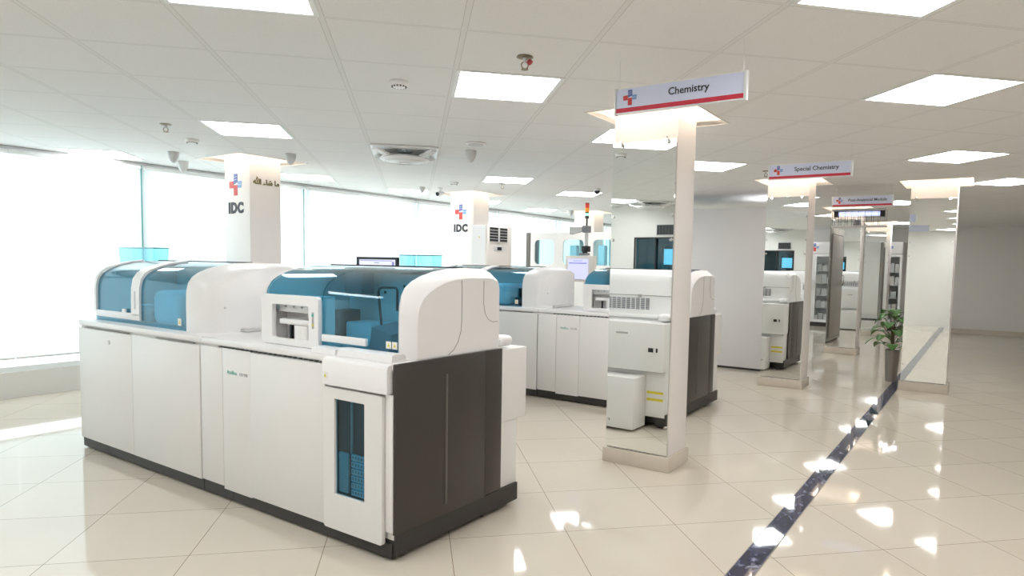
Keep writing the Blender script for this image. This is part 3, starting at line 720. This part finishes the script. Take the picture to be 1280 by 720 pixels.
# ceiling fan set in one tile
def ceiling_fan(x0, y0, lab):
    o = dev('ceiling_fan', lab, 'ceiling fan', x0+.3, y0+.3, 'square ceiling fans'); s = .292
    MB().mesh(flat_mesh([rrect(-s, s, -s, s, .02)], [[(.235*math.cos(2*math.pi*k/32), .235*math.sin(2*math.pi*k/32)) for k in range(32)]], .012, .002), lambda c: (c.x, c.y, -.010+c.z)).build('frame', 'plastic', o)
    MB().cyl((0, 0, -.002), (0, 0, -.004), .232, n=32).build('fan_opening', 'ink_grey', o)
    g = MB()
    for k in range(7):
        r = .10 + k*.021
        g.tube([(r*math.cos(2*math.pi*i/32), r*math.sin(2*math.pi*i/32), -.012) for i in range(33)], .0035, n=5)
    g.build('guard_rings', 'plastic', o)
    sp = MB()
    for k in range(12):
        t = 2*math.pi*k/12; sp.tube([(.07*math.cos(t), .07*math.sin(t), -.02), (.235*math.cos(t), .235*math.sin(t), -.015)], .004, n=6)
    sp.build('guard_spokes', 'plastic', o)
    for k in range(4):
        t = math.pi/4 + math.pi/2*k; c, s_ = math.cos(t), math.sin(t)
        p0 = Vector((.36*c, .36*s_, -.02)); p1 = Vector((.16*c, .16*s_, -.075)); w = Vector((-s_, c, 0))*.032
        MB().loft([[tuple(p0-w), tuple(p0+w), tuple(p0+w+Vector((0,0,-.02))), tuple(p0-w+Vector((0,0,-.02)))], [tuple(p1-w), tuple(p1+w), tuple(p1+w+Vector((0,0,-.02))), tuple(p1-w+Vector((0,0,-.02)))]]).build('arm', 'plastic', o)
    MB().lathe((0, 0, -.07), [(.002, .01), (.10, .01), (.215, 0), (.225, -.012), (.200, -.030), (.12, -.045), (.002, -.050)], n=40).build('disc', 'plastic', o)
    r_ = MB()
    for k in range(6):
        r = .05 + k*.026; h = -.07-.050+(.020*(r/.2)**2)
        r_.tube([(r*math.cos(2*math.pi*i/32), r*math.sin(2*math.pi*i/32), h-.0) for i in range(33)], .003, n=5)
    r_.build('disc_grille', 'lgrey', o)
ceiling_fan(-.39, 6.0, 'square white ceiling fan with a round grille disc, left of centre')
ceiling_fan(-4.59, 1.8, 'square ceiling fan over the near wall, visible only as a mirror reflection')

# ------------------------------------------------------------------ hanging signs
def sign(v, txt, label, sc=1.0):
    a, b, z0, z1 = -1.60, -.945, 2.140, 2.262
    t = thing('hanging_sign', label, 'sign', (a+b)/2, v, z0, 'hanging department signs')
    MB().box((a+.006, v-.008, z0+.004), (b-.006, v+.008, z1-.002)).build('board', 'signwhite', t)
    MB().box((a+.007, v-.0095, z0+.005), (b-.007, v-.0082, z0+.026)).build('red_stripe', 'red', t)
    MB().box((a-.002, v-.014, z0-.006), (a+.006, v+.014, z1+.004), bev=.002).build('end_cap', 'alu', t)
    MB().box((b-.006, v-.014, z0-.006), (b+.008, v+.014, z1+.004), bev=.002).build('end_cap', 'alu', t)
    MB().box((a, v-.010, z0-.003), (b, v+.010, z0+.0035)).build('rail', 'alu', t)
    MB().box((a, v-.010, z1-.0025), (b, v+.010, z1+.001)).build('rail', 'alu', t)
    for x in (a+.02, b-.012):
        MB().cyl((x, v, z1), (x, v, HC-.0005), .0012, n=6).build('hanging_wire', 'alu', t)
    cross(t, front(a+.082, v-.0085, z0+.074), .074)
    MB().mesh(text_mesh(txt, .048*sc, .0008, 'CENTER', .0006), front(a+.385, v-.0088, z0+.062)).build('lettering', 'ink', t, smooth=0)
sign(3.0, 'Chemistry', 'hanging white sign with red stripe reading Chemistry, nearest the camera')
sign(5.8, 'Special Chemistry', 'hanging white sign with red stripe reading Special Chemistry')
sign(8.6, 'Post-Analytical Module', 'small far hanging sign reading Post-Analytical Module, above the insect lamp', .93)

# insect lamp
t = thing('insect_lamp', 'hanging insect lamp with two glowing violet tubes in a wire cage below the farthest sign', 'insect lamp', -1.32, 8.78, 1.905)
a, b = -1.62, -1.02
MB().box((a, 8.70, 2.100), (b, 8.86, 2.125), bev=.004).build('top_housing', 'grey', t)
MB().box((a, 8.70, 1.905), (b, 8.86, 1.925), bev=.004).build('collection_tray', 'lgrey', t)
for z in (2.052, 2.078):
    MB().cyl((a+.07, 8.76, z), (b-.07, 8.76, z), .013).build('lamp_tube', 'cool_strip', t)
MB().box((a+.02, 8.74, 2.03), (a+.07, 8.80, 2.10)).box((b-.07, 8.74, 2.03), (b-.02, 8.80, 2.10)).build('tube_socket', 'black', t)
g = MB()
for k in range(9):
    x = a + .01 + k*(b-a-.02)/8; g.cyl((x, 8.705, 1.92), (x, 8.705, 2.105), .0022, n=6); g.cyl((x, 8.855, 1.92), (x, 8.855, 2.105), .0022, n=6)
for z in (1.97, 2.02): g.cyl((a+.01, 8.705, z), (b-.01, 8.705, z), .002, n=6)
g.build('wire_cage', 'black', t)
MB().cyl((a+.28, 8.78, 1.925), (a+.28, 8.78, 1.99), .05, r2=.035).build('transformer', 'ink_grey', t)
for x in (a+.03, b-.03): MB().cyl((x, 8.78, 2.125), (x, 8.78, HC-.0005), .0015, n=6).build('chain', 'alu', t)

# ------------------------------------------------------------------ tall cold cabinet (pale partition)
t = thing('cold_cabinet', 'tall pale grey cabinet with a brushed steel door, between the first and second mirrored pillars', 'cabinet', -3.1, 9.6, 0)
MB().box((-3.95, 8.93, .03), (-2.46, 10.36, 2.20), bev=.006).build('casing', 'cabgrey', t)
MB().box((-3.93, 8.95, .0), (-2.48, 10.34, .03)).build('plinth', 'plinth', t)
MB().box((-2.459, 8.935, .03), (-2.44, 10.37, 2.19), bev=.004).build('side_frame', 'steel', t)
dd = MB().box((-2.4395, 9.08, .10), (-2.415, 10.20, 2.05), bev=.005).build('door', 'steel', t)
MB().tube([(-2.413, 9.20, 1.28), (-2.38, 9.20, 1.28), (-2.37, 9.20, 1.25), (-2.37, 9.20, 1.12), (-2.38, 9.20, 1.09), (-2.413, 9.20, 1.09)], .011).build('handle', 'chrome', dd)
MB().box((-2.4393, 9.06, .08), (-2.4365, 10.22, 2.07)).build('door_gasket', 'black', t)
MB().box((-2.50, 10.361, .04), (-2.44, 10.372, 2.19)).build('rear_frame', 'steel_dk', t)
MB().box((-3.3, 10.361, .14), (-2.51, 10.375, 2.16), bev=.004).build('rear_door', 'white', t)
MB().box((-2.509, 10.361, .12), (-2.5005, 10.370, 2.17)).build('rear_gap', 'black', t)

# ------------------------------------------------------------------ refrigerators on the far wall
def fridge(a, b, n, label):
    v = 17.1; H = 1.78
    t = thing('display_refrigerator', label, 'refrigerator', (a+b)/2, v+.3, 0, 'glass door refrigerators')
    MB().box((a, v+.05, .0), (b, v+.68, .10)).build('plinth', 'plinth', t)
    c = MB().box((a, v+.06, .10), (a+.03, v+.68, H)).box((b-.03, v+.06, .10), (b, v+.68, H)).box((a, v+.64, .10), (b, v+.68, H)).box((a, v+.06, .10), (b, v+.68, .14)).box((a, v+.06, H-.03), (b, v+.68, H))
    c.build('cabinet', 'plastic', t)
    hd = MB().box((a, v, H+.002), (b, v+.68, 2.06), bev=.006).build('header', 'plastic', t)
    cross(hd, front((a+b)/2, v-.003, 1.93), .19)
    for z in (.45, .75, 1.05, 1.35):
        MB().box((a+.03, v+.08, z), (b-.03, v+.62, z+.015)).build('shelf', 'lgrey', t)
    for zi, z in enumerate((.14, .465, .765, 1.065, 1.365)):
        x = a + .05
        while x < b - .14:
            w = random.uniform(.07, .13); h = random.uniform(.12, .22)
            MB().box((x, v+.16, z), (x+w, v+.45, z+h)).build('stored_box', random.choice(['stock', 'white', 'beige', 'lgrey']), t)
            x += w + .015
    w = (b-a)/n
    for k in range(n):
        x0, x1 = a + k*w + .002, a + (k+1)*w - .002
        d = MB().mesh(flat_mesh([rrect(x0, x1, .11, H-.005, 0)], [rrect(x0+.05, x1-.05, .17, H-.07, .01)], .04), lambda c: (c.x, v+.03-c.z, c.y)).build('glass_door', 'plastic', t, smooth=0)
        MB().box((x0+.048, v+.028, .168), (x1-.048, v+.034, H-.068)).build('door_pane', 'glass', d)
        hx = x1-.02 if k == 0 and n > 1 else x0+.02
        MB().tube([(hx, v+.01, 1.15), (hx, v-.03, 1.13), (hx, v-.03, .90), (hx, v+.01, .88)], .008).build('handle', 'lgrey', d)
fridge(-4.10, -2.96, 2, 'two-door glass refrigerator with a cross emblem above, left of the third mirrored pillar')
fridge(-2.20, -1.62, 1, 'narrow glass-door refrigerator with a cross above, behind the potted plant')

# ------------------------------------------------------------------ floor-standing air conditioner
t = thing('air_conditioner', 'tall white floor standing air conditioner with black vents beside the second IDC column', 'air conditioner', -5.33, 6.72, 0)
a, b, c, d, H = -5.46, -5.205, 6.46, 6.97, 1.865
MB().box((a, c, .0), (b-.03, d, H), bev=.008).build('casing', 'plastic', t)
MB().box((b-.03, c, .0), (b, d, H-.002), bev=.006).build('front_panel', 'beige', t)
MB().box((b, c+.05, 1.66), (b+.002, d-.10, 1.835)).build('vent_opening', 'black', t)
for k in range(6): MB().box((b+.001, c+.045, 1.655+k*.036), (b+.012, d-.095, 1.661+k*.036)).build('louvre', 'lgrey', t)
MB().box((b+.001, c+.215, 1.655), (b+.012, c+.245, 1.84)).build('vent_divider', 'lgrey', t)
MB().box((b, c+.13, 1.545), (b+.004, d-.15, 1.60)).build('control_panel', 'lgrey', t)
MB().box((b+.004, c+.20, 1.553), (b+.006, d-.22, 1.592)).build('display', 'black', t)
MB().box((b, c+.2, 1.628), (b+.002, c+.25, 1.636)).build('badge', 'grey', t)
MB().box((a+.12, c-.001, 1.70), (a+.135, c, 1.72)).build('sticker', 'yellow', t)
MB().box((b, c, .1), (b+.003, d, .11)).build('seam', 'seam', t)
t2 = thing('wall_vent', 'black louvred wall vent above the dark viewing window, seen in the pillar mirrors', 'vent', -4.7, V0+.02, 1.9)
MB().box((-4.60, V0+.001, 1.895), (-4.26, V0+.02, 2.085), bev=.004).build('frame', 'lgrey', t2)
MB().box((-4.585, V0+.021, 1.91), (-4.275, V0+.024, 2.07)).build('opening', 'black', t2)
for k in range(5): MB().box((-4.54+k*.055, V0+.0245, 1.91), (-4.538+k*.055, V0+.026, 2.07)).build('slat', 'ink_grey', t2)
t4 = thing('lit_display', 'cyan lit display glowing behind the dark viewing window, seen in the pillar mirrors', 'monitor', -4.4, V0-.5, 1.0)
MB().box((-4.56, V0-.18, 1.36), (-4.22, V0-.15, 1.72), bev=.004).build('bezel', 'black', t4)
MB().box((-4.52, V0-.149, 1.42), (-4.26, V0-.146, 1.68)).build('screen', 'screen_cyan', t4)
MB().box((-4.45, V0-.25, 1.0), (-4.3, V0-.16, 1.37)).build('stand', 'black', t4)

# ------------------------------------------------------------------ tall windowed cabinet behind the second row
t = thing('track_cabinet', 'tall white automation cabinet with rounded blue windows, behind the second row of analyzers', 'cabinet', -5.3, 9.13, 0)
a, b, v0, v1, H = -6.33, -4.30, 9.0, 9.26, 1.90
hl = [rrect(x, x+.385, 1.385, 1.785, .07) for x in (-6.255, -5.695, -5.135)] + [rrect(-4.62, -4.40, 1.385, 1.785, .06)]
fp = MB().mesh(flat_mesh([[(a, .05), (b, .05), (b, H), (a, H)]], hl, .03), lambda c: (c.x, v0+.015-c.z, c.y)).build('front_panel', 'white', t, smooth=0)
for x, w in ((-6.265, .405), (-5.705, .405), (-5.145, .405), (-4.63, .24)):
    MB().box((x, v0+.031, 1.375), (x+w, v0+.036, 1.795)).build('window_pane', 'cyan', fp)
hb = [rrect(-6.32, -5.98, 1.30, 1.80, .02), rrect(-5.90, -5.52, 1.30, 1.80, .02), rrect(-5.30, -4.98, 1.30, 1.80, .02)]
MB().mesh(flat_mesh([[(a, .05), (b, .05), (b, H), (a, H)]], hb, .03), lambda c: (c.x, v1-.015-c.z, c.y)).build('rear_panel', 'white', t, smooth=0)
MB().box((a, v0+.04, H-.03), (b, v1-.04, H)).box((b-.03, v0+.04, .05), (b, v1-.04, H-.03)).box((a, v0+.04, 1.0), (b-.03, v1-.04, 1.03)).build('shell', 'white', t)
MB().box((a-.09, v0-.005, 0), (a-.001, v1, H+.005), bev=.004).build('side_panel', 'dark_hi', t)
MB().box((a, v0+.03, 0), (b, v1, .05)).build('plinth', 'plinth', t)
for x in (-5.62, -5.10, -4.75): MB().box((x, v0+.08, 1.03), (x+.12, v0+.2, 1.7), bev=.02).build('robot_column', 'bluewhite', t)
MB().box((-6.3, v0+.10, 1.30), (-4.4, v0+.14, 1.34)).build('rail', 'grey', t)

# touchscreen with signal tower
t = thing('touchscreen', 'touchscreen monitor with lilac display on a pole behind the second row analyzer', 'monitor', -3.97, 6.72, 0)
MB().cyl((-3.945, 6.75, .03), (-3.945, 6.75, 1.80), .020).cyl((-3.945, 6.75, 0), (-3.945, 6.75, .03), .16, n=28).build('pole', 'lgrey', t)
MB().box((-3.985, 6.70, 1.54), (-3.905, 6.79, 1.61), bev=.01).cyl((-3.945, 6.72, 1.50), (-3.945, 6.72, 1.54), .03).build('joint', 'black', t)
MB().box((-4.01, 6.69, 1.500), (-3.88, 6.73, 1.525), bev=.006).build('bracket', 'ink_grey', t)
MB().box((-4.165, 6.64, 1.19), (-3.765, 6.685, 1.492), bev=.008).build('bezel', 'beige', t)
MB().box((-4.125, 6.6385, 1.22), (-3.85, 6.6398, 1.455)).build('display', 'screen', t)
MB().box((-4.11, 6.637, 1.40), (-3.87, 6.6383, 1.412)).box((-4.05, 6.637, 1.43), (-3.93, 6.6383, 1.436)).build('display_text', 'screen_line', t)
MB().box((-3.985, 6.71, 1.765), (-3.905, 6.79, 1.845), bev=.008).build('clamp', 'ink_grey', t)
t = thing('signal_tower', 'thin signal tower with red, amber and green segments on top of the touchscreen pole', 'signal light', -3.945, 6.75, 1.85)
MB().cyl((-3.945, 6.75, 1.846), (-3.945, 6.75, 1.93), .010).build('stem', 'black', t)
for z0, z1, m, r in ((1.93, 1.962, 'black', .024), (1.962, 1.990, 'lt_green', .024), (1.990, 2.006, 'black', .024), (2.006, 2.055, 'lt_amber', .024), (2.055, 2.105, 'lt_red', .024), (2.105, 2.112, 'black', .024)):
    MB().cyl((-3.945, 6.75, z0), (-3.945, 6.75, z1), r, n=20).build('segment', m, t)
t = thing('barcode_scanner', 'small grey scanner head clamped left of the signal tower', 'scanner', -4.06, 6.72, 1.78)
MB().loft([[(-3.99, 6.70, 1.78), (-3.99, 6.76, 1.78), (-3.99, 6.76, 1.83), (-3.99, 6.70, 1.83)], [(-4.12, 6.68, 1.75), (-4.12, 6.76, 1.75), (-4.12, 6.76, 1.83), (-4.12, 6.68, 1.83)]]).build('head', 'lgrey', t)
MB().box((-4.135, 6.68, 1.745), (-4.121, 6.76, 1.832)).build('window', 'grey', t)

# ------------------------------------------------------------------ work benches behind the first row, with monitor and tinted hoods
def bench(a, b, c, d, label):
    t = thing('lab_bench', label, 'bench', (a+b)/2, (c+d)/2, 0, 'white benches behind the first analyzers')
    MB().box((a, c, .91), (b, d, .95), bev=.004).build('worktop', 'white', t)
    MB().box((a+.03, c+.04, .08), (b-.03, d-.02, .91)).build('cabinet', 'lgrey', t)
    MB().box((a+.05, c+.08, 0), (b-.05, d-.04, .08)).build('plinth', 'plinth', t)
bench(-5.9, -3.95, 4.30, 5.0, 'white bench carrying the dark-framed monitor, hidden behind the nearest analyzer')
bench(-7.5, -5.8, 3.1, 3.75, 'white bench at the left windows, hidden behind the arched-hood analyzer')
t = thing('computer_monitor', 'black framed computer monitor with pale screen, peeking over the nearest analyzer hood', 'monitor', -5.0, 4.52, .95)
MB().mesh(flat_mesh([rrect(-5.295, -4.715, 1.06, 1.425, .008)], [rrect(-5.27, -4.74, 1.085, 1.400, .002)], .03), lambda c: (c.x, 4.5-c.z, c.y)).build('bezel', 'black', t)
MB().box((-5.272, 4.50, 1.083), (-4.738, 4.505, 1.402)).build('screen', 'screen_pale', t)
tx = MB()
for z, x0, x1 in ((1.385, -5.25, -4.80), (1.365, -5.05, -4.98), (1.34, -5.15, -5.10), (1.30, -5.25, -4.95), (1.27, -5.25, -4.90), (1.24, -5.25, -5.0)): tx.box((x0, 4.4985, z), (x1, 4.4998, z+.006))
tx.box((-4.80, 4.4985, 1.09), (-4.77, 4.4998, 1.38)).build('screen_text', 'screen_line', t)
MB().box((-5.04, 4.53, .965), (-4.96, 4.55, 1.2)).box((-5.12, 4.44, .95), (-4.88, 4.62, .965), bev=.004).build('stand', 'black', t)
def tint_hood(a, b, c, d, z0, z1, sl, label, group=None):
    t = thing('tinted_cover', label, 'cover', (a+b)/2, (c+d)/2, z0, 'blue tinted covers by the windows')
    k = .004
    A = [(a+sl, c, z0), (b-sl, c, z0), (b-sl, d, z0), (a+sl, d, z0)]; B = [(a, c, z1), (b, c, z1), (b, d, z1), (a, d, z1)]
    for i in range(4):
        j = (i+1) % 4
        n = (Vector(A[j])-Vector(A[i])).cross(Vector(B[i])-Vector(A[i])).normalized()*k
        q = [A[i], A[j], B[j], B[i]]
        MB().loft([[tuple(p) for p in q], [tuple(Vector(p)-n) for p in q]]).build('pane', 'cyan', t)
    MB().tube([B[0], B[1], B[2], B[3], B[0]], .005, n=6).build('rim', 'screen_line' if False else 'teal', t)
    return t
tint_hood(-4.70, -4.26, 4.50, 4.62, .952, 1.446, .03, 'pale blue tinted plastic cover standing right of the dark-framed monitor')
tint_hood(-7.37, -6.66, 3.20, 3.34, .952, 1.470, .06, 'blue tinted plastic cover at the left windows, above the arched hood')
t = thing('computer_monitor', 'dark monitor on an arm at the left edge above the arched analyzer hood', 'monitor', -6.85, 3.12, .95)
MB().box((-6.94, 3.12, 1.20), (-6.80, 3.17, 1.345), bev=.005).build('screen_back', 'black', t)
MB().box((-7.35, 3.13, 1.27), (-6.94, 3.15, 1.295)).cyl((-7.3, 3.14, .952), (-7.3, 3.14, 1.30), .015).build('arm', 'black', t)

# ------------------------------------------------------------------ potted plant beside the corridor pillar
t = thing('potted_plant', 'green leafy plant in a slim steel pot beside the corridor mirror pillar', 'plant', -.93, 9.25, 0)
MB().lathe((-.93, 9.25, 0), [(.065, .0), (.085, .38), (.085, .40), (.078, .40), (.074, .36), (.002, .36)], n=28).build('pot', 'steel', t)
MB().cyl((-.93, 9.25, .355), (-.93, 9.25, .372), .073, n=24).build('soil', 'soil', t)
st = MB(); lf = []
base = Vector((-.93, 9.25, .37))
for k in range(24):
    ang = k*2.399; hgt = .06 + .020*k; rad = .21 - .005*k
    d = Vector((math.cos(ang), math.sin(ang), 0))
    if d.x > .3: rad *= .45
    tip = base + d*rad*.75 + Vector((0, 0, hgt))
    mid = base + d*rad*.2 + Vector((0, 0, hgt*.7))
    st.tube([base, mid, tip], .004, n=5)
    L = .17 if k < 17 else .13; Wd = .066
    side_ = d.cross(Vector((0, 0, 1))).normalized()
    rows = []
    for i in range(7):
        s = i/6; wv = Wd*math.sin(math.pi*min(1, .06+s*.94))**.7
        c = tip + d*L*s + Vector((0, 0, .035*math.sin(math.pi*s*.9) - .07*s*s))
        rows.append([tuple(c-side_*wv+Vector((0, 0, .010))), tuple(c), tuple(c+side_*wv+Vector((0, 0, .010)))])
    lf.append(rows)
st.cyl(tuple(base-Vector((0, 0, .01))), tuple(base+Vector((0, 0, .45))), .010, r2=.005, n=8)
st.build('stem', 'stem', t)
for rows in lf:
    m = MB(); m.strip(rows)
    lo = m.build('leaf', 'leaf', t, smooth=80)
    sm = lo.modifiers.new('thick', 'SOLIDIFY'); sm.thickness = .0015

# ------------------------------------------------------------------ world, camera, view
w = bpy.data.worlds.new('sky'); bpy.context.scene.world = w; w.use_nodes = True
bg = w.node_tree.nodes['Background']; bg.inputs['Color'].default_value = (.93, .985, 1.0, 1); bg.inputs['Strength'].default_value = 2.7

yaw, pit, rol = [math.radians(x) for x in (11.53, -4.041, 1.101)]
f = Vector((math.sin(yaw)*math.cos(pit), math.cos(yaw)*math.cos(pit), math.sin(pit)))
rt = Vector((math.cos(yaw), -math.sin(yaw), 0)); up = rt.cross(f)
c_, s_ = math.cos(rol), math.sin(rol)
r2, u2 = rt*c_ + up*s_, up*c_ - rt*s_
cam = bpy.data.cameras.new('camera'); co = bpy.data.objects.new('camera', cam); COL.objects.link(co)
mw = Matrix((r2, u2, -f)).transposed().to_4x4(); mw.translation = Vector((0, 0, 1.381)); co.matrix_world = mw
cam.sensor_width = 36; cam.sensor_fit = 'HORIZONTAL'; cam.lens = 824.7/1280*36
cam.shift_x = -(685.5-640)/1280; cam.shift_y = (389.2-360)/1280
cam.clip_start = .05; cam.clip_end = 200
sc = bpy.context.scene; sc.camera = co
sc.view_settings.view_transform = 'Standard'; sc.view_settings.look = 'None'
sc.view_settings.exposure = 0.25; sc.view_settings.gamma = 1.0; sc.view_settings.use_curve_mapping = False
for o in bpy.data.objects:
    if '_o' in o: del o['_o']
